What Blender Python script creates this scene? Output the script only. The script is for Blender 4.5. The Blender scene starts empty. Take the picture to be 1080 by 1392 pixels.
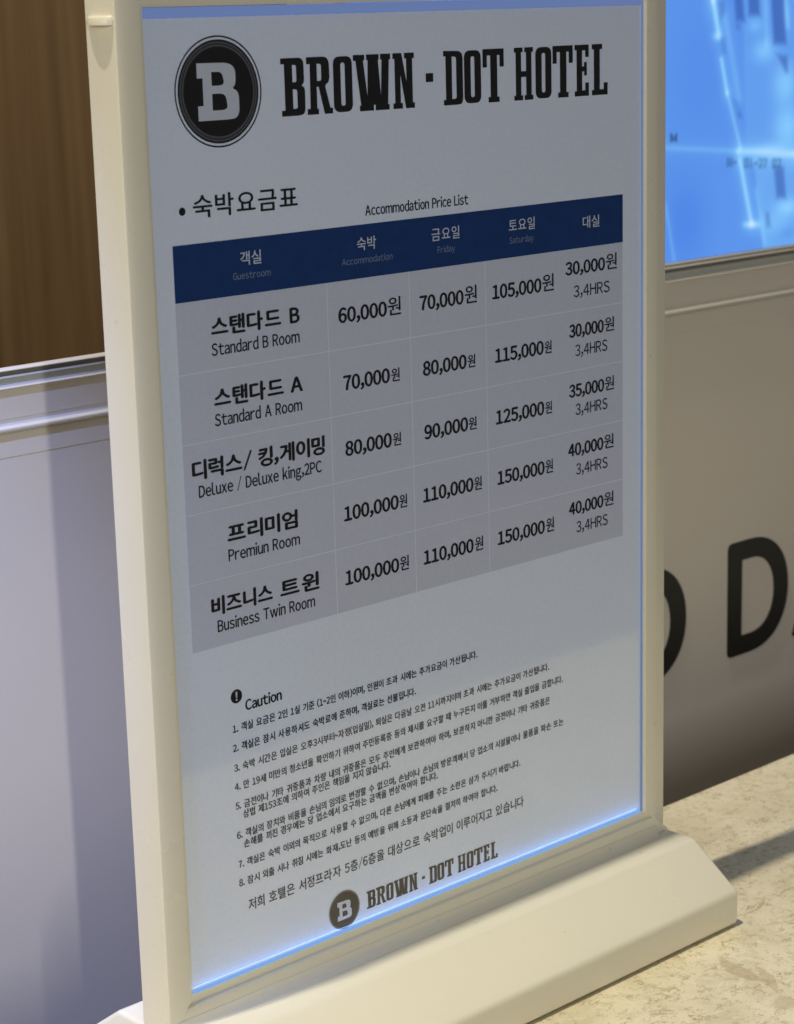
import bpy, bmesh, math, random
from mathutils import Vector, Matrix

random.seed(7)
sc = bpy.context.scene
col = sc.collection
MM = 0.001

# ------------------------------------------------------------------ camera
CAM = Vector((-0.34762, -0.47807, 0.3254))
right = Vector((0.73440527, -0.67822405, -0.02571059))
up = Vector((0.17546528, 0.15313377, 0.97250295))
back = Vector((-0.65563773, -0.71872261, 0.23146702))
cd = bpy.data.cameras.new('camera')
cam = bpy.data.objects.new('camera', cd)
col.objects.link(cam)
cam.matrix_world = Matrix(((right.x, up.x, back.x, CAM.x), (right.y, up.y, back.y, CAM.y),
                           (right.z, up.z, back.z, CAM.z), (0, 0, 0, 1)))
cd.sensor_fit = 'VERTICAL'
cd.sensor_height = 24.0
cd.lens = 2880.893 / 1392.0 * 24.0
cd.clip_start = 0.01
cd.clip_end = 60.0
cd.dof.use_dof = True
cd.dof.focus_distance = 0.66
cd.dof.aperture_fstop = 20.0
sc.camera = cam

# ------------------------------------------------------------------ room light
world = bpy.data.worlds.new('World')
sc.world = world
world.use_nodes = True
bg = world.node_tree.nodes['Background']
bg.inputs['Color'].default_value = (1.0, 0.97, 0.92, 1)
bg.inputs['Strength'].default_value = 0.15
sc.view_settings.view_transform = 'Standard'
sc.view_settings.look = 'None'
sc.view_settings.exposure = 0.0
sc.view_settings.gamma = 1.0

def spot(name, loc, target, power, color, angle, blend, radius):
    ld = bpy.data.lights.new(name, 'SPOT')
    ld.energy = power; ld.color = color
    ld.spot_size = math.radians(angle); ld.spot_blend = blend
    ld.shadow_soft_size = radius
    o = bpy.data.objects.new(name, ld); col.objects.link(o)
    o.location = Vector(loc) * MM
    d = (Vector(target) - Vector(loc)).normalized()
    o.rotation_euler = d.to_track_quat('-Z', 'Y').to_euler()
    return o

WARM = (1.0, 0.90, 0.74)
# ceiling downlights over the counter
spot('ceiling_downlight', (-560, 56, 3000), (120, -40, 0), 262, WARM, 27, 0.9, 0.026)
# low room light from the front left
def area(name, loc, target, power, color, sx, sy):
    ld = bpy.data.lights.new(name, 'AREA')
    ld.shape = 'RECTANGLE'; ld.size = sx; ld.size_y = sy
    ld.energy = power; ld.color = color
    o = bpy.data.objects.new(name, ld); col.objects.link(o)
    o.location = Vector(loc) * MM
    d = (Vector(target) - Vector(loc)).normalized()
    o.rotation_euler = d.to_track_quat('-Z', 'Y').to_euler()
    return o
area('left_fill_light', (-1100, 10, 560), (0, 6, 190), 3.2, (1.0, 0.90, 0.72), 0.35, 0.35)  # unseen soft area light, added to brighten the left side rail
area('front_room_light', (-960, -1900, 600), (150, 60, 120), 13.5, (0.96, 0.95, 0.97), 0.03, 0.8)
# unseen blue spot, added to tint the left of the panel behind the stand
spot('cool_fill_light', (-330, -60, 800), (-10, 150, 70), 52, (0.30, 0.41, 1.0), 25, 1.0, 0.015)
spot('wood_fill_light', (-500, 0, 1750), (160, 760, 300), 98, (1.0, 0.92, 0.80), 48, 1.0, 0.05)  # extra spot out of view, added to lift the wood wall

# ------------------------------------------------------------------ materials
def mat(name):
    m = bpy.data.materials.new(name); m.use_nodes = True
    nt = m.node_tree
    return m, nt, nt.nodes['Principled BSDF']

def simple(name, c, rough=0.5, metal=0.0, coat=0.0, bump=0.0, bscale=900, var=0.0, vscale=30, coat_ior=1.5, spec=0.5):
    m, nt, b = mat(name)
    b.inputs['Base Color'].default_value = (*c, 1)
    b.inputs['Roughness'].default_value = rough
    b.inputs['Metallic'].default_value = metal
    b.inputs['Coat Weight'].default_value = coat
    b.inputs['Coat Roughness'].default_value = 0.06
    b.inputs['Coat IOR'].default_value = coat_ior
    b.inputs['Specular IOR Level'].default_value = spec
    tc = nt.nodes.new('ShaderNodeTexCoord')
    if bump:
        n = nt.nodes.new('ShaderNodeTexNoise'); n.inputs['Scale'].default_value = bscale
        n.inputs['Detail'].default_value = 4
        nt.links.new(tc.outputs['Object'], n.inputs['Vector'])
        bp = nt.nodes.new('ShaderNodeBump'); bp.inputs['Strength'].default_value = bump
        bp.inputs['Distance'].default_value = 0.0004
        nt.links.new(n.outputs['Fac'], bp.inputs['Height'])
        nt.links.new(bp.outputs['Normal'], b.inputs['Normal'])
    if var:
        n2 = nt.nodes.new('ShaderNodeTexNoise'); n2.inputs['Scale'].default_value = vscale
        n2.inputs['Detail'].default_value = 5
        nt.links.new(tc.outputs['Object'], n2.inputs['Vector'])
        r = nt.nodes.new('ShaderNodeValToRGB')
        r.color_ramp.elements[0].position = 0.3; r.color_ramp.elements[1].position = 0.7
        r.color_ramp.elements[0].color = (*[x * (1 - var) for x in c], 1)
        r.color_ramp.elements[1].color = (*[min(1, x * (1 + var)) for x in c], 1)
        nt.links.new(n2.outputs['Fac'], r.inputs['Fac'])
        nt.links.new(r.outputs['Color'], b.inputs['Base Color'])
    return m

COAT = dict(coat=1.0, coat_ior=1.85, spec=0.15)
M_paint = simple('cream_paint', (0.765, 0.735, 0.59), rough=0.32, bump=0.12, bscale=1400, var=0.015, vscale=25)
def add_wear(m, amt=0.22, tint=(0.35, 0.31, 0.22)):
    nt = m.node_tree; b = nt.nodes['Principled BSDF']; N = nt.nodes.new; L = nt.links.new
    tc = N('ShaderNodeTexCoord')
    n = N('ShaderNodeTexNoise'); n.inputs['Scale'].default_value = 260; n.inputs['Detail'].default_value = 2
    L(tc.outputs['Object'], n.inputs['Vector'])
    r = N('ShaderNodeMapRange'); r.inputs['From Min'].default_value = 0.735; r.inputs['From Max'].default_value = 0.77
    r.inputs['To Max'].default_value = amt; L(n.outputs['Fac'], r.inputs['Value'])
    x = N('ShaderNodeMix'); x.data_type = 'RGBA'; L(r.outputs[0], x.inputs[0])
    src = b.inputs['Base Color'].links[0].from_socket
    L(src, x.inputs[6]); x.inputs[7].default_value = (*tint, 1)
    L(x.outputs[2], b.inputs['Base Color'])
    n2 = N('ShaderNodeTexNoise'); n2.inputs['Scale'].default_value = 18; n2.inputs['Detail'].default_value = 6
    L(tc.outputs['Object'], n2.inputs['Vector'])
    r2 = N('ShaderNodeMapRange'); r2.inputs['From Min'].default_value = 0.35; r2.inputs['From Max'].default_value = 0.65
    r2.inputs['To Min'].default_value = 0.24; r2.inputs['To Max'].default_value = 0.46; L(n2.outputs['Fac'], r2.inputs['Value'])
    L(r2.outputs[0], b.inputs['Roughness'])
add_wear(M_paint)
M_paper = simple('poster_paper', (0.71, 0.81, 1.0), rough=0.7, var=0.03, vscale=700, bump=0.05, bscale=500, **COAT)
M_cell = simple('grey_cell_print', (0.555, 0.61, 0.765), rough=0.7, var=0.03, vscale=700, **COAT)
M_navy = simple('navy_print', (0.008, 0.040, 0.165), rough=0.7, var=0.1, vscale=200, **COAT)
M_ink = simple('black_ink', (0.014, 0.015, 0.018), rough=0.7, **COAT)
M_grey = simple('dark_grey_ink', (0.085, 0.09, 0.105), rough=0.7, **COAT)
M_softgrey = simple('faded_grey_ink', (0.20, 0.21, 0.24), rough=0.7, **COAT)
M_white = simple('white_print', (0.56, 0.62, 0.74), rough=0.7, **COAT)
M_dim = simple('dim_white_print', (0.20, 0.25, 0.38), rough=0.7, **COAT)
M_letter = simple('black_letter_acrylic', (0.012, 0.013, 0.012), rough=0.4)
M_panel = simple('beige_panel_lacquer', (0.63, 0.58, 0.49), rough=0.42, var=0.02, vscale=8, bump=0.06, bscale=600)
M_trim = simple('trim_lacquer', (0.55, 0.52, 0.45), rough=0.3)
M_strip = simple('pale_strip', (0.42, 0.45, 0.42), rough=0.15)
M_gap = simple('ledge_groove', (0.16, 0.16, 0.135), rough=0.5)
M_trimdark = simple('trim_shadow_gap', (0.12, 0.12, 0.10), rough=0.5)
M_bezel = simple('monitor_bezel', (0.50, 0.48, 0.43), rough=0.35)
M_floor = simple('lobby_floor', (0.035, 0.035, 0.037), rough=0.6, var=0.1, vscale=3)

def emis(name, c, s):
    m = bpy.data.materials.new(name); m.use_nodes = True
    nt = m.node_tree; nt.nodes.clear()
    o = nt.nodes.new('ShaderNodeOutputMaterial'); e = nt.nodes.new('ShaderNodeEmission')
    e.inputs['Color'].default_value = (*c, 1); e.inputs['Strength'].default_value = s
    nt.links.new(e.outputs[0], o.inputs[0])
    return m
M_glow = emis('blue_edge_glow', (0.20, 0.47, 1.0), 0.88)
M_glow_dim = emis('blue_edge_glow_dim', (0.33, 0.46, 0.80), 0.42)
M_glow_top = emis('blue_edge_glow_top', (0.20, 0.30, 0.62), 0.62)

def screen_material():
    m = bpy.data.materials.new('screen_picture'); m.use_nodes = True
    nt = m.node_tree; b = nt.nodes['Principled BSDF']
    b.inputs['Base Color'].default_value = (0.01, 0.01, 0.015, 1)
    b.inputs['Roughness'].default_value = 0.3
    at = nt.nodes.new('ShaderNodeAttribute'); at.attribute_name = 'picture'
    nt.links.new(at.outputs['Color'], b.inputs['Emission Color'])
    b.inputs['Emission Strength'].default_value = 1.0
    return m
M_screen = screen_material()

def wood_material():
    m, nt, b = mat('brown_wood')
    tc = nt.nodes.new('ShaderNodeTexCoord')
    mp = nt.nodes.new('ShaderNodeMapping'); mp.inputs['Scale'].default_value = (20, 20, 0.8)
    nt.links.new(tc.outputs['Object'], mp.inputs['Vector'])
    n = nt.nodes.new('ShaderNodeTexNoise'); n.inputs['Scale'].default_value = 3.2
    n.inputs['Detail'].default_value = 8; n.inputs['Roughness'].default_value = 0.62
    n.inputs['Distortion'].default_value = 0.6
    nt.links.new(mp.outputs[0], n.inputs['Vector'])
    r = nt.nodes.new('ShaderNodeValToRGB')
    e = r.color_ramp.elements
    e[0].position = 0.30; e[0].color = (0.145, 0.086, 0.038, 1)
    e[1].position = 0.72; e[1].color = (0.27, 0.170, 0.080, 1)
    nt.links.new(n.outputs['Fac'], r.inputs['Fac'])
    nt.links.new(r.outputs[0], b.inputs['Base Color'])
    b.inputs['Roughness'].default_value = 0.5
    return m
M_wood = wood_material()

def stone_material():
    m, nt, b = mat('cream_limestone')
    N = nt.nodes.new; L = nt.links.new
    tc = N('ShaderNodeTexCoord')
    def mix(fac, a, bcol, blend='MIX'):
        x = N('ShaderNodeMix'); x.data_type = 'RGBA'; x.blend_type = blend
        if hasattr(fac, 'is_linked'): L(fac, x.inputs[0])
        else: x.inputs[0].default_value = fac
        for s, v in ((6, a), (7, bcol)):
            if hasattr(v, 'is_linked'): L(v, x.inputs[s])
            else: x.inputs[s].default_value = (*v, 1)
        return x.outputs[2]
    def noise(scale, detail=5, rough=0.6, dist=0.0, vec=None):
        n = N('ShaderNodeTexNoise'); n.inputs['Scale'].default_value = scale
        n.inputs['Detail'].default_value = detail; n.inputs['Roughness'].default_value = rough
        n.inputs['Distortion'].default_value = dist
        L(vec or tc.outputs['Object'], n.inputs['Vector']); return n.outputs['Fac']
    def ramp(f, p0, p1, v0=0.0, v1=1.0):
        r = N('ShaderNodeMapRange'); r.interpolation_type = 'SMOOTHSTEP'
        r.inputs['From Min'].default_value = p0; r.inputs['From Max'].default_value = p1
        r.inputs['To Min'].default_value = v0; r.inputs['To Max'].default_value = v1
        L(f, r.inputs['Value']); return r.outputs[0]
    def mapping(scale, rot=0.0, loc=(0, 0, 0)):
        mp = N('ShaderNodeMapping'); mp.inputs['Scale'].default_value = scale
        mp.inputs['Rotation'].default_value = (0, 0, rot); mp.inputs['Location'].default_value = loc
        L(tc.outputs['Object'], mp.inputs['Vector']); return mp.outputs[0]
    def math_(op, a, c):
        x = N('ShaderNodeMath'); x.operation = op
        for i, v in ((0, a), (1, c)):
            if hasattr(v, 'is_linked'): L(v, x.inputs[i])
            else: x.inputs[i].default_value = v
        return x.outputs[0]
    base = mix(ramp(noise(28, 6), 0.35, 0.65), (0.65, 0.595, 0.41), (0.78, 0.72, 0.52))
    base = mix(ramp(noise(140, 6, 0.7, 0.8), 0.50, 0.68, 0, 0.55), base, (0.56, 0.475, 0.30))
    base = mix(ramp(noise(75, 5, 0.6, 2.0, mapping((1, 1.5, 1), 0.9, (4, 2, 0))), 0.56, 0.66, 0, 0.6), base, (0.80, 0.76, 0.60))
    # short curved shell fragments: thin level lines of warped noise, broken up by a mask
    for sc_, rot, lo, amt, seed in ((80, 0.4, 0.022, 0.75, 0.0), (150, 1.9, 0.045, 0.75, 3.0), (230, 2.8, 0.06, 0.65, 7.0), (360, 1.1, 0.08, 0.55, 5.0)):
        v = mapping((1, 1.8, 1), rot, (seed, seed, 0))
        f = noise(sc_, 2, 0.5, 1.2, v)
        d = math_('ABSOLUTE', math_('SUBTRACT', f, 0.5), 0)
        line = ramp(d, 0.0, lo, 1.0, 0.0)
        mask = ramp(noise(sc_ * 0.8, 3, 0.5, 0.2, mapping((1, 1, 1), 0, (seed + 1.3, 2.1, 0))), 0.55, 0.61)
        base = mix(math_('MULTIPLY', math_('MULTIPLY', line, mask), amt), base, (0.36, 0.28, 0.13))
    # larger brown fossil patches
    pv = mapping((1, 2.4, 1), 0.55, (0.31, 0.17, 0))
    p = ramp(noise(24, 3, 0.45, 1.4, pv), 0.70, 0.73)
    base = mix(math_('MULTIPLY', p, 0.75), base, (0.47, 0.34, 0.20))
    # small dark pits
    pit = ramp(noise(330, 3, 0.6), 0.665, 0.72)
    base = mix(math_('MULTIPLY', pit, 0.7), base, (0.40, 0.33, 0.20))
    # three shell shapes that lie in the stone in front of the stand (long curved slivers)
    sep = N('ShaderNodeSeparateXYZ'); L(tc.outputs['Object'], sep.inputs[0])
    wob = math_('MULTIPLY', math_('SUBTRACT', noise(210, 5, 0.7), 0.5), 0.0045)
    for cx, cy, ang, a, bb, bend, amt in FOSSILS:
        ca, sa = math.cos(ang), math.sin(ang)
        dx = math_('SUBTRACT', sep.outputs[0], cx * MM); dy = math_('SUBTRACT', sep.outputs[1], cy * MM)
        u = math_('ADD', math_('MULTIPLY', dx, ca), math_('MULTIPLY', dy, sa))
        v = math_('SUBTRACT', math_('MULTIPLY', dy, ca), math_('MULTIPLY', dx, sa))
        v = math_('ADD', math_('ADD', v, wob), math_('MULTIPLY', math_('MULTIPLY', u, u), bend))
        ru = math_('POWER', math_('ABSOLUTE', math_('DIVIDE', u, a * MM), 0), 1.6)
        rv = math_('ABSOLUTE', math_('DIVIDE', v, bb * MM), 0)
        r = math_('ADD', ru, rv)
        base = mix(ramp(r, 0.75, 1.1, amt, 0.0), base, mix(ramp(noise(260, 3), 0.4, 0.6), (0.44, 0.36, 0.21), (0.54, 0.45, 0.28)))
    L(base, b.inputs['Base Color'])
    b.inputs['Roughness'].default_value = 0.38
    b.inputs['Specular IOR Level'].default_value = 0.35
    bp = N('ShaderNodeBump'); bp.inputs['Strength'].default_value = 0.15; bp.inputs['Distance'].default_value = 0.0003
    L(noise(300, 4), bp.inputs['Height']); L(bp.outputs[0], b.inputs['Normal'])
    return m
FOSSILS = [(188.8, -58.5, -1.72, 14.5, 3.6, -16.0, 0.7), (191.5, -69.0, -2.15, 11.5, 2.4, 10.0, 0.65), (181.0, -84.0, -0.13, 6.5, 4.5, 30.0, 0.5),
           (235.5, -30.2, 0.2, 13.0, 0.7, -22.0, 0.8), (255.0, -28.0, 0.06, 7.0, 0.7, 20.0, 0.8),
           (148.0, -58.0, -0.67, 5.0, 0.9, 30.0, 0.7), (146.8, -60.0, -0.67, 5.5, 0.8, 30.0, 0.55), (160.0, -47.0, -1.2, 4.5, 0.8, -30.0, 0.6)]
M_stone = stone_material()

# ------------------------------------------------------------------ helpers
def link(name, me, m=None, parent=None):
    o = bpy.data.objects.new(name, me); col.objects.link(o)
    if m is not None:
        me.materials.clear(); me.materials.append(m)
    if parent is not None: o.parent = parent
    return o

def tag(o, label=None, cat=None, group=None, kind=None):
    if label: o['label'] = label
    if cat: o['category'] = cat
    if group: o['group'] = group
    if kind: o['kind'] = kind
    return o

def meshobj(name, verts, faces, m, parent=None, smooth=False, bevel=0.0, segs=3):
    me = bpy.data.meshes.new(name)
    me.from_pydata([Vector(v) * MM for v in verts], [], faces)
    bm = bmesh.new(); bm.from_mesh(me)
    bmesh.ops.recalc_face_normals(bm, faces=bm.faces)
    if bevel:
        es = [e for e in bm.edges if len(e.link_faces) == 2 and e.calc_face_angle(0) > (0.6 if name == 'foot' else 1.2 if name == 'cove_strip' else 0.3)]
        bmesh.ops.bevel(bm, geom=es, offset=bevel * MM, segments=segs, profile=0.5, affect='EDGES', clamp_overlap=True)
    bm.to_mesh(me); bm.free()
    if smooth or bevel:
        for p in me.polygons: p.use_smooth = True
        me.set_sharp_from_angle(angle=math.radians(35))
    return link(name, me, m, parent)

def box(name, x0, x1, y0, y1, z0, z1, m, parent=None, bevel=0.0):
    v = [(x, y, z) for x in (x0, x1) for y in (y0, y1) for z in (z0, z1)]
    f = [(0, 1, 3, 2), (4, 6, 7, 5), (0, 4, 5, 1), (2, 3, 7, 6), (0, 2, 6, 4), (1, 5, 7, 3)]
    return meshobj(name, v, f, m, parent, bevel=bevel)

def extrude_x(name, prof, x0, x1, m, parent=None, bevel=0.0, xcut=None):
    """closed (y, z) profile swept along x"""
    n = len(prof)
    v = [(x0, y, z) for y, z in prof] + [(x1, y, z) for y, z in prof]
    f = [tuple(range(n)), tuple(range(2 * n - 1, n - 1, -1))]
    f += [(i, (i + 1) % n, n + (i + 1) % n, n + i) for i in range(n)]
    return meshobj(name, v, f, m, parent, bevel=bevel)

# ------------------------------------------------------------------ glyphs
_cache = {}
def _src(ch): return chr(ord(ch) + 0xFEE0) if 33 <= ord(ch) <= 126 else ch
def build_glyphs(chars):
    obs = []
    for ch in chars:
        c = bpy.data.curves.new('glyph', 'FONT'); c.body = _src(ch); c.size = 1.0
        c.resolution_u = 3
        o = bpy.data.objects.new('glyph', c); col.objects.link(o); obs.append((ch, o, c))
    bpy.context.view_layer.update()
    dg = bpy.context.evaluated_depsgraph_get()
    for ch, o, c in obs:
        me = o.evaluated_get(dg).to_mesh()
        vs = [(v.co.x, v.co.y) for v in me.vertices]
        fs = [tuple(p.vertices) for p in me.polygons]
        x0 = min(v[0] for v in vs); x1 = max(v[0] for v in vs)
        latin = 33 <= ord(ch) <= 126
        side = 0.045 if latin else 0.075
        if ch in '.,': side = 0.04
        if ch == '1': side = 0.05
        k = 1.0
        if latin and ch.isalnum(): k = 0.90
        if ch in '/~': k = 0.42
        if not latin: k = 0.97
        vs = [((x - x0) * k + side, y) for x, y in vs]
        _cache[ch] = (vs, fs, (x1 - x0) * k + 2 * side)
    for ch, o, c in obs:
        o.to_mesh_clear()
        bpy.data.objects.remove(o)
        bpy.data.curves.remove(c)
def glyph(ch): return _cache[ch]

def layout(s, track=0.0):
    V, F, x = [], [], 0.0
    for ch in s:
        if ch == ' ': x += 0.34; continue
        if ch == '\u00b7': ch = '.'
        vs, fs, adv = glyph(ch)
        o = len(V)
        V += [(vx + x, vy) for vx, vy in vs]
        F += [tuple(i + o for i in f) for f in fs]
        x += adv + track
    return V, F

PY = -0.10      # print lies this far (mm) in front of the paper
_queue = []
def put_text(name, parts, zb, m, parent, bold=0.0, y=PY, slope=0.0):
    """parts: list of (string, x0, x1, em height in mm) on one baseline zb (mm); the mesh is made at the end"""
    _queue.append((name, parts, zb, m, parent, bold, y))
def make_text(name, parts, zb, m, parent, bold, y):
    V, F = [], []
    for s, x0, x1, em in parts:
        vs, fs = layout(s)
        a = min(v[0] for v in vs); b = max(v[0] for v in vs)
        k = (x1 - x0) / (b - a)
        copies = [(0.0, 0.0)]
        if bold:
            copies = [(-bold, 0.0), (bold, 0.0), (0.0, bold * 0.6), (0.0, -bold * 0.6)]
        for ci, (ox, oz) in enumerate(copies):
            o = len(V)
            V += [((vx - a) * k + x0 + ox, y - 0.012 * ci, zb + vy * em + oz) for vx, vy in vs]
            F += [tuple(i + o for i in f) for f in fs]
    me = bpy.data.meshes.new(name)
    me.from_pydata([Vector(v) * MM for v in V], [], F)
    me.validate()
    return link(name, me, m, parent)

# flat shapes from closed outlines (first = outer, others = holes), even-odd filled
def round_poly(pts):
    """pts: (x, z) or (x, z, radius)"""
    out = []
    n = len(pts)
    for i, p in enumerate(pts):
        r = p[2] if len(p) > 2 else 0
        P = Vector((p[0], p[1]))
        if not r: out.append((P.x, P.y)); continue
        A = Vector(pts[i - 1][:2]); B = Vector(pts[(i + 1) % n][:2])
        da = (A - P); db = (B - P)
        la, lb = min(r, da.length * 0.5), min(r, db.length * 0.5)
        a = P + da.normalized() * la; b = P + db.normalized() * lb
        for k in range(9):
            t = k / 8.0
            q = a * (1 - t) ** 2 + P * 2 * t * (1 - t) + b * t ** 2
            out.append((q.x, q.y))
    return out

def fill(loops, extrude=0.0):
    c = bpy.data.curves.new('shape', 'CURVE'); c.dimensions = '2D'; c.fill_mode = 'BOTH' if extrude else 'FRONT'
    c.extrude = extrude
    for lp in loops:
        s = c.splines.new('POLY'); s.points.add(len(lp) - 1); s.use_cyclic_u = True
        for i, (x, z) in enumerate(lp): s.points[i].co = (x, z, 0, 1)
    o = bpy.data.objects.new('shape', c); col.objects.link(o)
    bpy.context.view_layer.update()
    me = bpy.data.meshes.new_from_object(o)
    V = [tuple(v.co) for v in me.vertices]; F = [tuple(p.vertices) for p in me.polygons]
    bpy.data.objects.remove(o); bpy.data.curves.remove(c); bpy.data.meshes.remove(me)
    return V, F

SLAB = {
 'B': (48, [[(0,0),(32,0),(47,2,10),(48,48,10),(40,52,3),(46.5,56,9),(46,100,12),(0,100),(0,90),(7,90),(7,10),(0,10)],
            [(23,88),(31,88,4),(31,58,4),(23,58)], [(23,46),(32,46,5),(32,12,5),(23,12)]]),
 'R': (52, [[(0,0),(23,0),(23,10),(20,10),(20,48),(24,48),(35,0),(52,0),(52,10),(47,10),(37,50,4),(47,57,10),(46,100,14),(0,100),(0,88),(7,88),(6,10),(0,10)],
            [(21,88),(30,88,5),(30,58,5),(21,58)]]),
 'O': (40, [[(0,1,14),(40,1,14),(40,99,14),(0,99,14)], [(15.5,12,5),(24.5,12,5),(24.5,88,5),(15.5,88,5)]]),
 'W': (80, [[(12,0),(42,0),(42,10,0),(46,10),(46,0),(76,0),(76,10),(73,10),(77,90),(80,90),(80,100),(58,100),(58,90),(61,90),(58,26),(53,90),(55,90),(55,100),(28,100),(28,90),(31,90),(29,26),(21,90),(24,90),(24,100),(0,100),(0,90),(5,90),(15,10),(12,10)]]),
 'N': (46, [[(0,0),(20,0),(20,10),(16,10),(16,62),(27,0),(46,0),(46,10),(42,10),(42,90),(46,90),(46,100),(25,100),(25,90),(29,90),(29,48),(19,100),(0,100),(0,90),(4,90),(4,10),(0,10)]]),
 'D': (44, [[(0,0),(30,0),(44,1,14),(44,99,14),(0,100),(0,90),(5,90),(5,10),(0,10)],
            [(19,89),(29,89,5),(29,11,5),(19,11)]]),
 'T': (50, [[(13,0),(39,0),(39,10),(34,10),(34,88),(40,88),(40,66),(50,66),(50,100),(0,100),(0,66),(10,66),(10,88),(18,88),(18,10),(13,10)]]),
 'H': (46, [[(0,0),(21,0),(21,9),(17,9),(17,44),(29,44),(29,9),(25,9),(25,0),(46,0),(46,9),(42,9),(42,91),(46,91),(46,100),(25,100),(25,91),(29,91),(29,55),(17,55),(17,91),(21,91),(21,100),(0,100),(0,91),(4,91),(4,9),(0,9)]]),
 'E': (36, [[(0,0),(36,0),(36,26),(27,26),(27,11),(19,11),(19,48),(24,48),(24,40),(31,40),(31,66),(24,66),(24,58),(19,58),(19,89),(27,89),(27,76),(36,76),(36,100),(0,100),(0,90),(5,90),(5,10),(0,10)]]),
 'L': (40, [[(0,0),(40,0),(40,24),(30,24),(30,11),(20,11),(20,90),(26,90),(26,100),(0,100),(0,90),(5,90),(5,10),(0,10)]]),
 '.': (10, [[(0,45),(10,45),(10,61),(0,61)]]),
}
NAME_SPANS = [('B',47.8,56.8),('R',57.5,67.2),('O',67.7,75.1),('W',75.6,90.5),('N',91.4,100.2),('.',105.0,108.1),
              ('D',112.5,120.8),('O',121.4,128.7),('T',129.5,138.9),('H',143.5,152.2),('O',153.3,160.7),
              ('T',161.3,170.8),('E',171.7,178.5),('L',180.0,187.7)]

def slab_word(name, parent, m, zb, zt, x_map, tilt=0.0):
    V, F = [], []
    for ch, x0, x1 in NAME_SPANS:
        w, loops = SLAB[ch]
        vs, fs = fill([round_poly(lp) for lp in loops])
        xa, xb = x_map(x0), x_map(x1)
        o = len(V)
        for vx, vz, _ in vs:
            X = xa + vx / w * (xb - xa)
            V.append((X, PY, zb + vz / 100 * (zt - zb) + tilt * (X - 100)))
        F += [tuple(i + o for i in f) for f in fs]
    me = bpy.data.meshes.new(name); me.from_pydata([Vector(v) * MM for v in V], [], F)
    return link(name, me, m, parent)

EMB = (60, [[(0,0),(42,0),(60,2,20),(60,48,14),(50,54,5),(56,60,12),(56,99,20),(0,100),(0,74),(8,74),(8,26),(0,26)],
            [(21,84),(36,84,8),(40,60,9),(21,60)], [(21,46),(40,46,9),(44,17,10),(21,17)]])
def emblem_letter(name, parent, m, x0, x1, z0, z1, y):
    vs, fs = fill([round_poly(lp) for lp in EMB[1]])
    V = [(x0 + vx / 60 * (x1 - x0), y, z0 + vz / 100 * (z1 - z0)) for vx, vz, _ in vs]
    me = bpy.data.meshes.new(name); me.from_pydata([Vector(v) * MM for v in V], [], fs)
    return link(name, me, m, parent)

def ring(name, parent, m, cx, cz, r0, r1, y, n=96):
    V, F = [], []
    for i in range(n):
        a = 2 * math.pi * i / n
        if r0 > 0: V.append((cx + r0 * math.cos(a), y, cz + r0 * math.sin(a)))
        V.append((cx + r1 * math.cos(a), y, cz + r1 * math.sin(a)))
    if r0 > 0: F = [(2*i, 2*i+1, (2*i+3) % (2*n), (2*i+2) % (2*n)) for i in range(n)]
    else: F = [tuple(range(n))]
    me = bpy.data.meshes.new(name); me.from_pydata([Vector(v) * MM for v in V], [], F)
    return link(name, me, m, parent)

def rect(name, x0, x1, z0, z1, m, parent, y=-0.04):
    me = bpy.data.meshes.new(name)
    me.from_pydata([Vector(v) * MM for v in ((x0,y,z0),(x1,y,z0),(x1,y,z1),(x0,y,z1))], [], [(0,1,2,3)])
    return link(name, me, m, parent)

# ------------------------------------------------------------------ setting
tag(box('floor', -6000, 8000, -8000, 6000, -960, -950, M_floor), kind='structure')
counter = box('counter_top', -1300, 1600, -236, 61, -28, 0, M_stone, bevel=1.2)
tag(counter, kind='structure')
tag(box('counter_front', -1290, 1590, -226, 40, -949, -28.5, simple('counter_front_laminate', (0.30, 0.27, 0.22), 0.5)), kind='structure')
tag(box('wall', -2500, 4500, 760, 800, -949, 2600, M_wood), kind='structure')

tag(box('lobby_wall', -5000, 8000, -3700, -3600, -949, 2600, simple('lobby_wall_paint', (0.16, 0.15, 0.14), 0.7, var=0.1, vscale=2)), kind='structure')
# low panel behind the counter with its ledge and trims
panel = bpy.data.objects.new('back_panel', None); col.objects.link(panel); panel.location = (0.3, 0.16, -0.949)
tag(panel, 'beige lacquered low partition behind the counter with ledge trims and black letters', 'partition')
def P(o):
    o.parent = panel; o.matrix_parent_inverse = Matrix.Translation(-panel.location); return o
P(box('panel_board', -900, 1500, 150, 152.5, -948, 189.3, M_panel))
P(extrude_x('half_round_trim', [(149.9, 184.3), (149.0, 184.6), (148.5, 185.3), (148.5, 186.2), (149.9, 188.1)], -900, 1500, M_trim, bevel=0.15))
P(extrude_x('lower_trim', [(149.95, 175.8), (149.85, 175.9), (149.85, 184.1), (149.95, 184.1)], -900, 1500, M_panel))
P(box('ledge_band', -900, 1500, 149.9, 152.3, 189.35, 199.6, M_panel))
P(extrude_x('ledge_cap', [(151, 199.65), (149.2, 199.7), (148.8, 200.0), (148.8, 200.4), (149.9, 201.7), (151, 201.7)], -900, 1500, M_trim, bevel=0.12))
P(box('glass_strip', -900, 1500, 149.7, 151, 201.75, 203.7, M_strip))
P(extrude_x('ledge_bead', [(151, 203.75), (149.1, 203.8), (149.0, 204.0), (149.6, 204.5), (151, 204.5)], -900, 1500, M_trim))
P(box('shadow_gap', -900, 1500, 149.8, 151, 204.55, 206.05, M_gap))
P(extrude_x('ledge_top', [(151, 206.1), (149.2, 206.15), (148.9, 206.5), (149.6, 207.2), (151, 207.4)], -900, 1500, M_trim))

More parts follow.
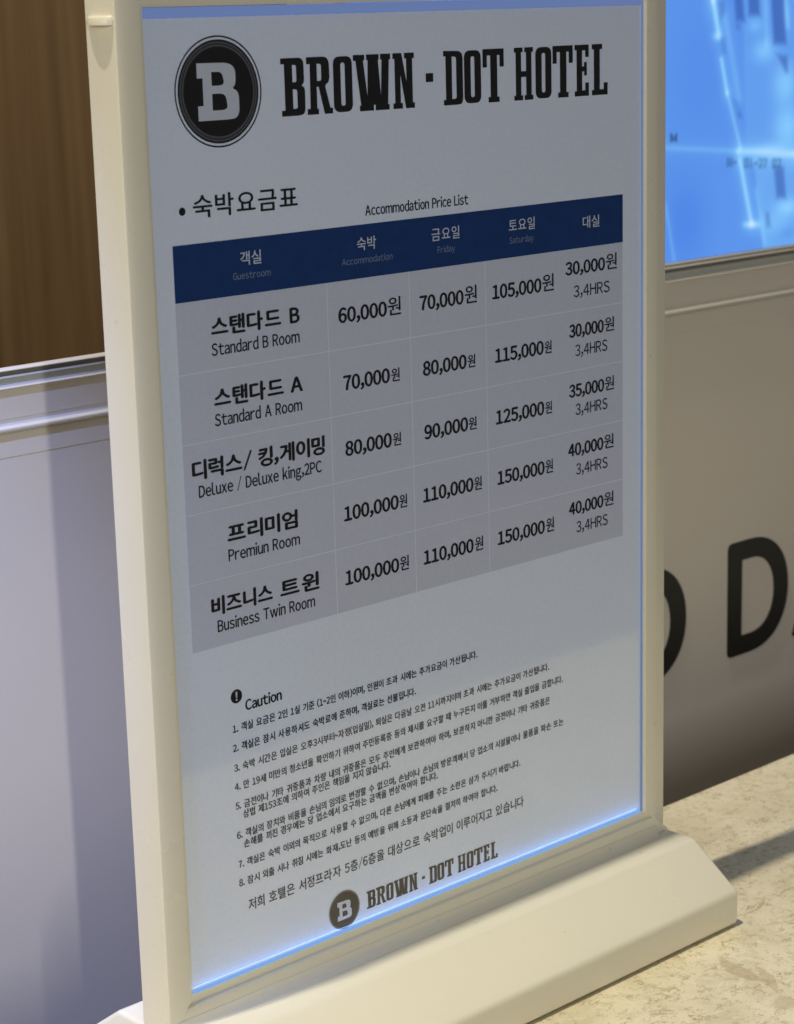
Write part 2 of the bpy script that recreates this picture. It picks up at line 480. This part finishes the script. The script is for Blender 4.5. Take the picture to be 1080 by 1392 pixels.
def panel_letter(loops, x0, w, z0, h, label):
    vs, fs = fill([round_poly(lp) for lp in loops], extrude=0.2)
    V = [(x0 + vx, 149.75 - vy_, z0 + vz) for vx, vz, vy_ in vs]
    o = meshobj('sign_letter', V, fs, M_letter)
    P(o)
    o['label'] = label
    return o
def bowl(x0, rx, rz, n=22):
    out = []
    for i in range(n + 1):
        a = -math.pi/2 + math.pi * i / n
        c, q = math.cos(a), math.sin(a)
        out.append((x0 + rx * abs(c) ** 0.88, 29 + rz * math.copysign(abs(q) ** 0.94, q)))
    return out
Dl = [[(0, 0, 3.5)] + bowl(17, 31, 29) + [(0, 58, 3.5)], [(11, 9.8)] + bowl(18, 18.5, 19.2) + [(11, 48.2)]]
panel_letter(Dl, 362.5, 48, 9.6, 58, 'black letter D partly hidden by the frame')
panel_letter(Dl, 442.0, 48, 9.6, 58, 'whole black letter D')
Al = [[(0,0,1.5),(11.5,0,1.5),(16,13),(33,13),(37.5,0,1.5),(49,0,1.5),(30,58,2),(19,58,2)], [(19,22.5),(30,22.5),(24.5,42)]]
panel_letter(Al, 494.0, 49, 9.6, 58, 'black letter A cut by the right edge')

# ------------------------------------------------------------------ monitor
SX0, SX1, SZ0, SZ1, SY = 205.0, 760.0, 208.9, 522.0, 150.9
mon = bpy.data.objects.new('monitor', None); col.objects.link(mon); mon.location = (0.48, 0.165, 0.2075)
tag(mon, 'screen glowing blue with a camera view of corridors, standing on the ledge', 'monitor')
def Q(o):
    o.parent = mon; o.matrix_parent_inverse = Matrix.Translation(-mon.location); return o
Q(box('monitor_case', SX0 - 6, SX1 + 6, 151.6, 178, 207.5, SZ1 + 8, M_bezel, bevel=0.8))
Q(box('bezel', SX0 - 6, SX1 + 6, 149.3, 151.5, 207.45, 208.6, M_bezel, bevel=0.3))
Q(box('bezel', SX0 - 6, SX1 + 6, 149.3, 151.5, SZ1 + .6, SZ1 + 7.6, M_bezel, bevel=0.3))
Q(box('bezel', SX0 - 6, SX0 - .6, 149.3, 151.5, 208.7, SZ1 + .5, M_bezel, bevel=0.3))
Q(box('bezel', SX1 + .6, SX1 + 6, 149.3, 151.5, 208.7, SZ1 + .5, M_bezel, bevel=0.3))

LINES = [((340,265.8),(438.3,257.0),1.2,.30),((438.3,257.0),(482,252.8),2.0,.75),((482,252.8),(700,236),2,.5),((418.8,325.1),(423.2,309.2),1.7,.9),
 ((412,352),(418.8,325.1),1.7,.7),((425.0,298.9),(429.4,283.7),1.2,.8),((429.4,283.7),(439.5,258.5),1.1,.45),((439.2,252.7),(448.5,222.5),1.5,.85),
 ((443.2,222.9),(453.7,221.7),1.3,.5),((427.5,317.8),(437.9,281.2),2.2,.28),((386.6,236.6),(392.7,211.0),.8,.3),((451.6,237.9),(458.3,212.9),1.6,.25),
 ((471.4,324.2),(473.5,312.6),1.8,.35),((455.8,340),(457.9,304.6),1.6,.25),((447.8,252.1),(479.6,252.7),1.5,.3),((486,300),(500,262),1.6,.4),((500,340),(540,262),2,.4),((560,420),(620,270),3,.4)]
BLOBS = [((456.3,301.5),8,5,.45),((472.4,286.0),9,9,.55),((474.7,266.1),10,9,.6),((460.8,256.6),14,3,.35),((475.8,228.4),9,4,.55),((448.5,222.5),4,1.6,.6),
 ((449.1,313.2),5,3,.3),((465.2,221.6),12,5,.25),((421.5,309.2),3,1.8,.5),((409.5,291.8),22,28,-.07),((476.1,216.2),6,3,-.15),((400,228),16,20,-.14),
 ((471.6,317.9),3,6,.2),((520,290),20,20,.4),((600,330),40,30,.3),((650,450),60,40,-.2),((350,430),70,50,-.1),((560,480),50,30,.25)]
QUADS = [([(433.4,328),(439.6,328),(441.8,315.2),(435.2,315.4)],-.75),([(442.9,334),(450.9,334),(452.8,317.6),(444.4,317.8)],-.8),
 ([(459,338),(469,338),(472.8,304.1),(463.1,304.4)],-.8),([(465.9,299.6),(473.8,298.8),(474.4,291.3),(472.3,291.4)],-.7),
 ([(464.6,248.0),(472.2,247.5),(474.6,232.6),(467.1,233.2)],-.7),([(459.1,227.0),(461.2,226.8),(462.9,220.1),(459.6,220.4)],-.6),
 ([(422.1,324.0),(426.2,324.9),(427.5,318.8),(423.9,315.8)],-.4),([(423.7,308.7),(427.3,308.6),(428.4,301.3),(425.8,301.4)],-.35),
 ([(433.6,280.4),(436.5,280.2),(439.7,272.2),(437.2,272.3)],-.3),([(439.6,340),(560,340),(560,250),(443.5,255.6)],.06),
 ([(449.6,252.0),(560,248),(560,208),(458.4,208)],.12),([(435.6,314.0),(437.9,313.9),(438.0,312.2),(435.9,312.2)],-.6),
 ([(436.8,275.0),(439.2,274.9),(440.1,272.2),(437.7,272.3)],-.6),([(500,420),(530,420),(532,350),(505,352)],-.6),([(600,400),(640,400),(642,300),(606,306)],-.5)]
def sdist(px, pz, a, b):
    ax, az = a; bx, bz = b
    dx, dz = bx - ax, bz - az
    t = max(0, min(1, ((px-ax)*dx + (pz-az)*dz) / (dx*dx + dz*dz)))
    return math.hypot(px - ax - t*dx, pz - az - t*dz)
def inside(px, pz, q, soft=2.0):
    d = 1e9
    for i in range(4):
        (ax, az), (bx, bz) = q[i], q[(i+1) % 4]
        L = math.hypot(bx-ax, bz-az)
        s = ((px-ax)*(bz-az) - (pz-az)*(bx-ax)) / L
        d = min(d, s)
    t = max(0, min(1, (d + soft) / (2*soft)))
    return t*t*(3-2*t)
STROKES = []
def stroke_text(x, z, h, w, slope, word):
    G = {'M': [((0,0),(0,1)),((0,1),(.5,.1)),((.5,.1),(1,1)),((1,1),(1,0))], '-': [((0.1,.5),(.8,.5))],
         '0': [((0,0),(0,1)),((0,1),(.8,1)),((.8,1),(.8,0)),((.8,0),(0,0))], '7': [((0,1),(.8,1)),((.8,1),(.3,0))],
         '1': [((.4,0),(.4,1))], '2': [((0,1),(.8,1)),((.8,1),(.8,.5)),((.8,.5),(0,0)),((0,0),(.8,0))], ' ': []}
    for i, ch in enumerate(word):
        for a, b in G[ch]:
            f = lambda p: (x + (i*1.35 + p[0])*w, z + p[1]*h + slope*(i*1.35 + p[0])*w)
            STROKES.append((f(a), f(b)))
stroke_text(390.0, 264.4, 2.9, 3.6, -.05, 'M')
stroke_text(390.5, 264.4, 2.9, 3.4, -.05, 'M')
stroke_text(430.3, 250.9, 3.0, 2.7, -.08, 'M-')
stroke_text(431.0, 251.1, 2.6, 2.4, -.08, 'M-')
stroke_text(443.0, 249.6, 3.2, 2.6, -.07, '01-27 02')
def paint(x, z):
    x, z = 0.9876 * x - 4.31, 0.9876 * z + 4.035      # picture scale on this screen
    v = 0.0
    v += 0.14 * (0.5 + 0.5*math.sin((x + 0.6*z) / 71.0))
    for a, b, w, amp in LINES:
        if abs(x - (a[0]+b[0])/2) > abs(b[0]-a[0])/2 + 8: continue
        d = sdist(x, z, a, b); v += amp * (.75*math.exp(-(d/(w*1.0))**2) + .22*math.exp(-(d/(w*3.2))**2))
    for (cx, cz), rx, rz, amp in BLOBS:
        q = ((x-cx)/rx)**2 + ((z-cz)/rz)**2
        if q < 7: v += amp * math.exp(-q)
    dark = 0.0
    for q, amp in QUADS:
        t = inside(x, z, q)
        if t > 0:
            if amp > 0: v += amp * t * 2.0
            else: dark = max(dark, -amp * t)
    ink = 0.0
    if 385 < x < 490 and 240 < z < 272:
        for a, b in STROKES:
            d = sdist(x, z, a, b)
            if d < 2: ink = max(ink, (1.0 if x < 410 else 0.6) * math.exp(-(d/(.62 if x < 410 else .9))**2))
    base = Vector((0.078, 0.24, 0.79)); hi = Vector((0.22, 0.56, 0.98)); white = Vector((0.52, 0.78, 1.0)); navy = Vector((0.035, 0.10, 0.42))
    v = max(-.4, v)
    if v < .8: c = base.lerp(hi, max(0, v)/.8)
    else: c = hi.lerp(white, min(1, (v-.8)/.8))
    if v < 0: c = base.lerp(navy, -v)
    c = c.lerp(navy, min(.9, dark * .95))
    c = c.lerp(Vector((0.02, 0.07, 0.17)), .8*ink)
    return c
def build_screen():
    xs = [SX0 + i*5.0 for i in range(int((385-SX0)/5)+1)]
    x = 386.0
    while x < 500: xs.append(x); x += 0.7
    while x < SX1: xs.append(x); x += 5.0
    xs.append(SX1)
    zs = []; z = SZ0
    while z < 332: zs.append(z); z += 0.7
    while z < SZ1: zs.append(z); z += 5.0
    zs.append(SZ1)
    nx, nz = len(xs), len(zs)
    me = bpy.data.meshes.new('screen')
    me.from_pydata([(x*MM, SY*MM, z*MM) for z in zs for x in xs], [],
                   [(j*nx+i, j*nx+i+1, (j+1)*nx+i+1, (j+1)*nx+i) for j in range(nz-1) for i in range(nx-1)])
    at = me.color_attributes.new('picture', 'FLOAT_COLOR', 'POINT')
    buf = []
    for z in zs:
        for x in xs:
            c = paint(x, z); buf += [c.x, c.y, c.z, 1.0]
    at.data.foreach_set('color', buf)
    return Q(link('screen', me, M_screen))
build_screen()

# ------------------------------------------------------------------ sign stand
stand = bpy.data.objects.new('sign_stand', None); col.objects.link(stand); stand.location = (0.104, 0.005, 0)
tag(stand, 'cream framed upright sign stand with a wide sloping foot on the stone counter', 'sign stand')
def S(o):
    o.parent = stand; o.matrix_parent_inverse = Matrix.Translation(-stand.location); return o
XL, XR, ZB, ZT = 0.0, 205.0, 38.4, 327.2       # poster opening
YB = 12.0
LW, RW, BW, TW = 9.9, 14.3, 10.6, 12.0          # rail widths
# inner lip and face profile: (fraction or mm outward, y)
def rail_points(kind):
    W = {'L': LW, 'R': RW, 'B': BW, 'T': TW}[kind]
    if kind == 'R': return [(0, 0.9), (0, -0.25), (1.2, -1.1), (5.9, -1.45), (6.6, -1.3), (W-.5, 1.3), (W, 2.2), (W, YB)]
    if kind == 'B': return [(0, 0.9), (0, -0.25), (3.1, -0.05), (3.6, -1.1), (5.4, -1.6), (8.2, -1.3), (W, -0.9), (W, YB)]
    if kind == 'T': return [(0, 0.9), (0, -0.25), (2.4, -0.5), (3.0, -1.3), (W-1.4, -1.4), (W-.3, -1.0), (W, 0), (W, YB)]
    return [(0, 0.9), (0, -0.25), (0.9, -0.5), (1.5, -1.3), (W-1.2, -1.5), (W-.35, -1.15), (W, -0.3), (W, YB)]
def rail(kind, name):
    pts = rail_points(kind)
    V, n = [], len(pts)
    def corner(u, k2, side):
        return u / {'L': LW, 'R': RW, 'B': BW, 'T': TW}[kind] * {'L': LW, 'R': RW, 'B': BW, 'T': TW}[k2]
    for end in (0, 1):
        for u, y in pts:
            if kind in 'LR':
                x = XL - u if kind == 'L' else XR + u
                z = ZB - corner(u, 'B', 0) if end == 0 else ZT + corner(u, 'T', 0)
            else:
                z = ZB - u if kind == 'B' else ZT + u
                x = XL - corner(u, 'L', 0) if end == 0 else XR + corner(u, 'R', 0)
            V.append((x, y, z))
    F = [tuple(range(n)), tuple(range(2*n-1, n-1, -1))] + [(i, (i+1) % n, n+(i+1) % n, n+i) for i in range(n)]
    o = meshobj(name, V, F, M_paint, smooth=True)
    for p in o.data.polygons: p.use_smooth = True
    o.data.set_sharp_from_angle(angle=math.radians(28))
    return S(o)
rail('L', 'side_rail'); rail('R', 'side_rail'); rail('B', 'bottom_rail'); rail('T', 'top_rail')
S(box('backing_board', 0.2, 204.8, 1.4, 11.4, 38.6, 327.0, M_paint))
# foot: front lip, slope, flat crest, mirrored behind
foot = [(-34.4, 0.6), (-34.4, 13.2), (-13.9, 27.9), (24.9, 27.9), (45.4, 13.2), (45.4, 0.6)]
S(extrude_x('foot', foot, -10.6, 218.8, M_paint, bevel=1.5))
S(extrude_x('cove_strip', [(-4.9, 27.93), (-3.4, 28.2), (-2.4, 29.0), (-1.85, 30.3), (-1.65, 31.5), (-1.1, 31.5), (-1.1, 27.93)], -9.7, 211.0, M_paint, bevel=0.01))
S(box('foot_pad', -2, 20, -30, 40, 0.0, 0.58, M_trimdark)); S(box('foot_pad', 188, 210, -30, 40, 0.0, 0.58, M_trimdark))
# half-round finger tab on the left side
tv, tf = [], []
N = 18
n = N + 1
levels = ((322.8, 0.0), (324.1, 0.0), (324.9, 0.35), (325.25, 1.0))
for zz, cut in levels:
    for i in range(n):
        a = math.pi * i / N
        tv.append((-LW + 0.3 - max(0.0, (2.7 - cut) * math.sin(a)), 5.0 - (5.7 - cut*.4)*math.cos(a), zz))
tf = [tuple(range(n)), tuple(range(4*n-1, 3*n-1, -1))]
for k in range(3):
    tf += [(k*n+i, k*n+(i+1) % n, (k+1)*n+(i+1) % n, (k+1)*n+i) for i in range(n)]
S(meshobj('finger_tab', tv, tf, M_paint, smooth=True))
# blue glow along the sheet edges, put in as emissive strips
o = S(box('edge_glow_strip', 0.15, 204.2, -0.75, -0.15, 38.42, 38.82, M_glow)); o['label'] = 'bright blue glow strip on the lower edge'
o = S(box('edge_glow_strip', 204.3, 204.95, -0.62, -0.15, 38.45, 327.1, M_glow_dim)); o['label'] = 'thin blue glow strip on the right edge'
o = S(box('edge_glow_strip', 0.15, 204.2, -0.45, -0.18, 324.2, 327.1, M_glow_top)); o['label'] = 'pale blue glow strip on the upper edge'

lamp = bpy.data.lights.new('edge_glow_lamp', 'AREA'); lamp.shape = 'RECTANGLE'; lamp.size = 0.2035; lamp.size_y = 0.0005  # added lamp that spreads the blue edge glow up the paper
lamp.energy = 0.0034; lamp.color = (0.12, 0.40, 1.0)
lo = bpy.data.objects.new('edge_glow_lamp', lamp); col.objects.link(lo)
lo.location = (0.1022, -0.0018, 0.0389); lo.rotation_euler = (math.pi, 0, 0)

# ------------------------------------------------------------------ poster
def poster_mesh():
    nx, nz = 60, 84
    V, F = [], []
    for j in range(nz+1):
        for i in range(nx+1):
            V.append((0.1 + 204.8*i/nx, 0.0, 38.5 + 288.6*j/nz))
    for j in range(nz):
        for i in range(nx):
            a = j*(nx+1)+i; F.append((a, a+1, a+nx+2, a+nx+1))
    me = bpy.data.meshes.new('price_poster'); me.from_pydata([Vector(v)*MM for v in V], [], F)
    return me
poster = link('price_poster', poster_mesh(), M_paper)
tag(poster, 'bluish white Korean price poster with hotel logo and navy table header in cream frame', 'poster')

# logo and hotel name
emb = ring('hotel_emblem', poster, M_ink, 25.1, 303.8, 0, 12.35, PY - .02)
for r0, r1, m, yy in ((14.95, 15.4, M_ink, PY), (13.75, 14.3, M_ink, PY), (13.2, 13.75, M_grey, PY), (12.95, 13.2, M_ink, PY), (12.3, 12.95, M_grey, PY - .01)):
    ring('emblem_ring', emb, m, 25.1, 303.8, r0, r1, yy)
emblem_letter('emblem_letter', emb, M_white, 17.6, 32.2, 296.0, 311.8, PY - .06)
slab_word('hotel_name', poster, M_ink, 295.7, 312.1, lambda x: x)
# headings
b = ring('bullet', poster, M_ink, 10.4, 271.6, 0, 1.15, PY)
put_text('heading', [('숙박요금표', 14.3, 52.3, 7.0)], 269.9, M_ink, poster, bold=0.13)
put_text('sub_heading', [('Accommodation Price List', 78.8, 122.1, 4.1)], 264.8, M_ink, poster, bold=0.09)
# table header
hdr = rect('table_header', 6.45, 195.2, 246.2, 262.3, M_navy, poster)
for s, x0, x1, z, em, bo in (('객실', 30.2, 37.9, 254.9, 4.4, .04), ('숙박', 75.0, 82.7, 254.9, 4.4, .04), ('금요일', 106.0, 118.0, 254.9, 4.4, .04),
                     ('토요일', 140.2, 152.2, 254.8, 4.4, .04), ('대실', 175.2, 183.3, 252.9, 4.4, .04)):
    put_text('header_text', [(s, x0, x1, em)], z, M_white, hdr, bold=bo)
for s, x0, x1 in (('Guestroom', 27.3, 41.2), ('Accommodation', 68.8, 89.3), ('Friday', 108.4, 116.0), ('Saturday', 140.4, 151.6)):
    put_text('header_text_english', [(s, x0, x1, 2.7)], 250.7, M_dim, hdr)
# rows: z limits, names, prices
ZR = [246.1, 225.5, 205.3, 184.7, 163.9, 143.8]
CX = [6.45, 62.65, 96.2, 129.3, 162.4, 195.0]
ROWS = [
 ([('스탠다드', 18.8, 44.2, 6.0), ('B', 48.0, 51.3, 5.9)], 235.9, [('Standard B Room', 18.5, 51.2, 4.7)], 229.9,
  [('60,000', 66.9, 86.2, '원', 86.9, 92.2, 6.3), ('70,000', 100.4, 119.1, '원', 119.9, 125.2, 6.3), ('105,000', 132.4, 154.8, '원', 155.5, 160.9, 6.3), ('30,000', 166.8, 185.9, '원', 186.6, 192.0, 6.0)], 233.7, 237.8, 230.1),
 ([('스탠다드', 18.7, 44.2, 6.0), ('A', 47.3, 51.6, 5.9)], 215.3, [('Standard A Room', 18.5, 51.2, 4.7)], 209.4,
  [('70,000', 68.0, 86.7, '원', 87.6, 91.0, 4.6), ('80,000', 101.2, 119.9, '원', 120.7, 124.0, 4.6), ('115,000', 133.2, 155.6, '원', 156.3, 159.6, 4.6), ('30,000', 168.4, 185.2, '원', 185.9, 190.6, 5.4)], 213.0, 216.8, 210.2),
 ([('디럭스/', 9.6, 31.2, 6.2), ('킹,게이밍', 34.0, 59.4, 6.2)], 195.3, [('Deluxe / Deluxe king,2PC', 11.5, 58.0, 4.7)], 189.5,
  [('80,000', 68.0, 86.8, '원', 87.6, 90.9, 4.6), ('90,000', 101.2, 120.1, '원', 120.7, 124.1, 4.6), ('125,000', 133.2, 155.6, '원', 156.4, 159.5, 4.6), ('35,000', 168.2, 185.3, '원', 185.9, 190.5, 5.4)], 192.7, 196.5, 190.1),
 ([('프리미엄', 21.3, 47.7, 6.0)], 174.6, [('Premiun Room', 21.2, 48.4, 4.7)], 168.7,
  [('100,000', 66.6, 89.0, '원', 89.6, 92.8, 4.7), ('110,000', 100.0, 122.0, '원', 122.6, 126.0, 4.9), ('150,000', 133.5, 155.5, '원', 156.2, 159.7, 5.2), ('40,000', 167.5, 184.8, '원', 185.4, 190.2, 5.5)], 172.5, 176.3, 169.5),
 ([('비즈니스', 14.2, 36.9, 6.0), ('트윈', 40.3, 55.3, 6.0)], 153.9, [('Business Twin Room', 16.0, 53.5, 4.7)], 148.2,
  [('100,000', 66.3, 88.5, '원', 89.2, 92.9, 5.2), ('110,000', 99.6, 121.6, '원', 122.5, 126.2, 5.2), ('150,000', 133.2, 155.3, '원', 156.2, 160.0, 5.4), ('40,000', 167.7, 184.7, '원', 185.3, 190.1, 5.5)], 152.2, 156.0, 149.3),
]
for r, (nm, nz, en, ez, prices, pz, pz5, hz) in enumerate(ROWS):
    z1, z0 = ZR[r], ZR[r+1] + (0.30 if r < 4 else 0)
    V, F = [], []
    for c in range(5):
        g = 0.28 if c < 3 else 0.0
        o = len(V)
        V += [(CX[c], -.04, z0), (CX[c+1]-g, -.04, z0), (CX[c+1]-g, -.04, z1), (CX[c], -.04, z1)]
        F.append((o, o+1, o+2, o+3))
    me = bpy.data.meshes.new('table_row'); me.from_pydata([Vector(v)*MM for v in V], [], F)
    row = link('table_row', me, M_cell, poster)
    put_text('room_name', nm, nz, M_ink, row, bold=0.28)
    put_text('room_name_english', en, ez, M_ink, row, bold=0.09)
    for c, (d, x0, x1, w, wx0, wx1, wem) in enumerate(prices):
        z = pz if c < 3 else pz5
        em = 5.9 if c < 3 else 5.6
        put_text('price', [(d, x0, x1, em)], z, M_ink, row, bold=0.25)
        put_text('won_sign', [(w, wx0, wx1, wem)], z + .25, M_ink, row, bold=0.09)
    x0, x1 = ((170.6, 188.4) if r == 0 else (171.2, 187.1))
    put_text('hours_text', [('3,4HRS', x0, x1, 5.1)], hz, M_ink, row, bold=0.05)

# caution notes
ic = ring('caution_icon', poster, M_ink, 21.7, 127.0, 0, 2.15, PY)
put_text('exclamation_mark', [('!', 21.4, 22.0, 3.6)], 125.7, M_white, ic, bold=0.1, y=PY - .03)
put_text('caution_heading', [('Caution', 25.0, 38.9, 4.3)], 121.8, M_ink, poster, bold=0.15)
NOTES = [
 ('1. 객실 요금은 2인 1실 기준 (1~2인 이하)이며, 인원이 초과 시에는 추가요금이 가산됩니다.', 19.8, 122.6, 115.9),
 ('2. 객실은 잠시 사용하셔도 숙박료에 준하며, 객실료는 선불입니다.', 19.6, 94.5, 109.9),
 ('3. 숙박 시간은 입실은 오후3시부터~자정(입실일), 퇴실은 다음날 오전 11시까지이며 초과 시에는 추가요금이 가산됩니다.', 19.7, 156.9, 103.6),
 ('4. 만 19세 미만의 청소년을 확인하기 위하여 주민등록증 등의 제시를 요구할 때 누구든지 이를 거부하면 객실 출입을 금합니다.', 19.6, 163.7, 97.6),
 ('5. 금전이나 기타 귀중품과 차량 내의 귀중품은 모두 주인에게 보관하여야 하며, 보관하지 아니한 금전이나 기타 귀중품은', 19.6, 157.1, 91.5),
 ('상법 제153조에 의하여 주인은 책임을 지지 않습니다.', 22.3, 82.6, 88.3),
 ('6. 객실의 장치와 비품을 손님의 임의로 변경할 수 없으며, 손님이나 손님의 방문객께서 당 업소의 시설물이나 물품을 파손 또는', 19.6, 163.8, 82.1),
 ('손해를 끼친 경우에는 당 업소에서 요구하는 금액을 변상하여야 합니다.', 22.1, 103.4, 78.8),
 ('7. 객실은 숙박 이외의 목적으로 사용할 수 없으며, 다른 손님에게 피해를 주는 소란은 삼가 주시기 바랍니다.', 19.7, 142.2, 72.7),
 ('8. 잠시 외출 시나 취침 시에는 화재,도난 등의 예방을 위해 소등과 문단속을 철저히 하여야 합니다.', 19.6, 131.0, 66.7),
]
for s, x0, x1, z in NOTES:
    put_text('notice_line', [(s, x0, x1, 2.95)], z + .05, M_ink, poster, bold=0.08)
put_text('footer_note', [('저희 호텔은 서정프라자 5층/6층을 대상으로 숙박업이 이루어지고 있습니다', 22.8, 143.6, 4.15)], 58.1, M_ink, poster, bold=0.06)
# footer logo
em2 = ring('footer_emblem', poster, M_ink, 61.2, 45.9, 0, 5.9, PY - .02)
ring('emblem_ring', em2, M_grey, 61.2, 45.9, 5.9, 6.25, PY - .01)
ring('emblem_ring', em2, M_softgrey, 61.2, 45.9, 6.25, 6.5, PY - .01)
emblem_letter('emblem_letter', em2, M_white, 58.2, 64.2, 42.7, 49.0, PY - .06)
kx = (130.7 - 70.8) / (187.7 - 47.8)
slab_word('footer_hotel_name', poster, M_ink, 42.9, 48.9, lambda x: 70.8 + (x - 47.8) * kx)

# every character the poster uses, shaped once; then all the lines of print
_chars = set()
for item in _queue:
    for part in item[1]: _chars |= set(part[0])
_chars.discard(' ')
build_glyphs(sorted(_chars))
for item in _queue: make_text(*item)
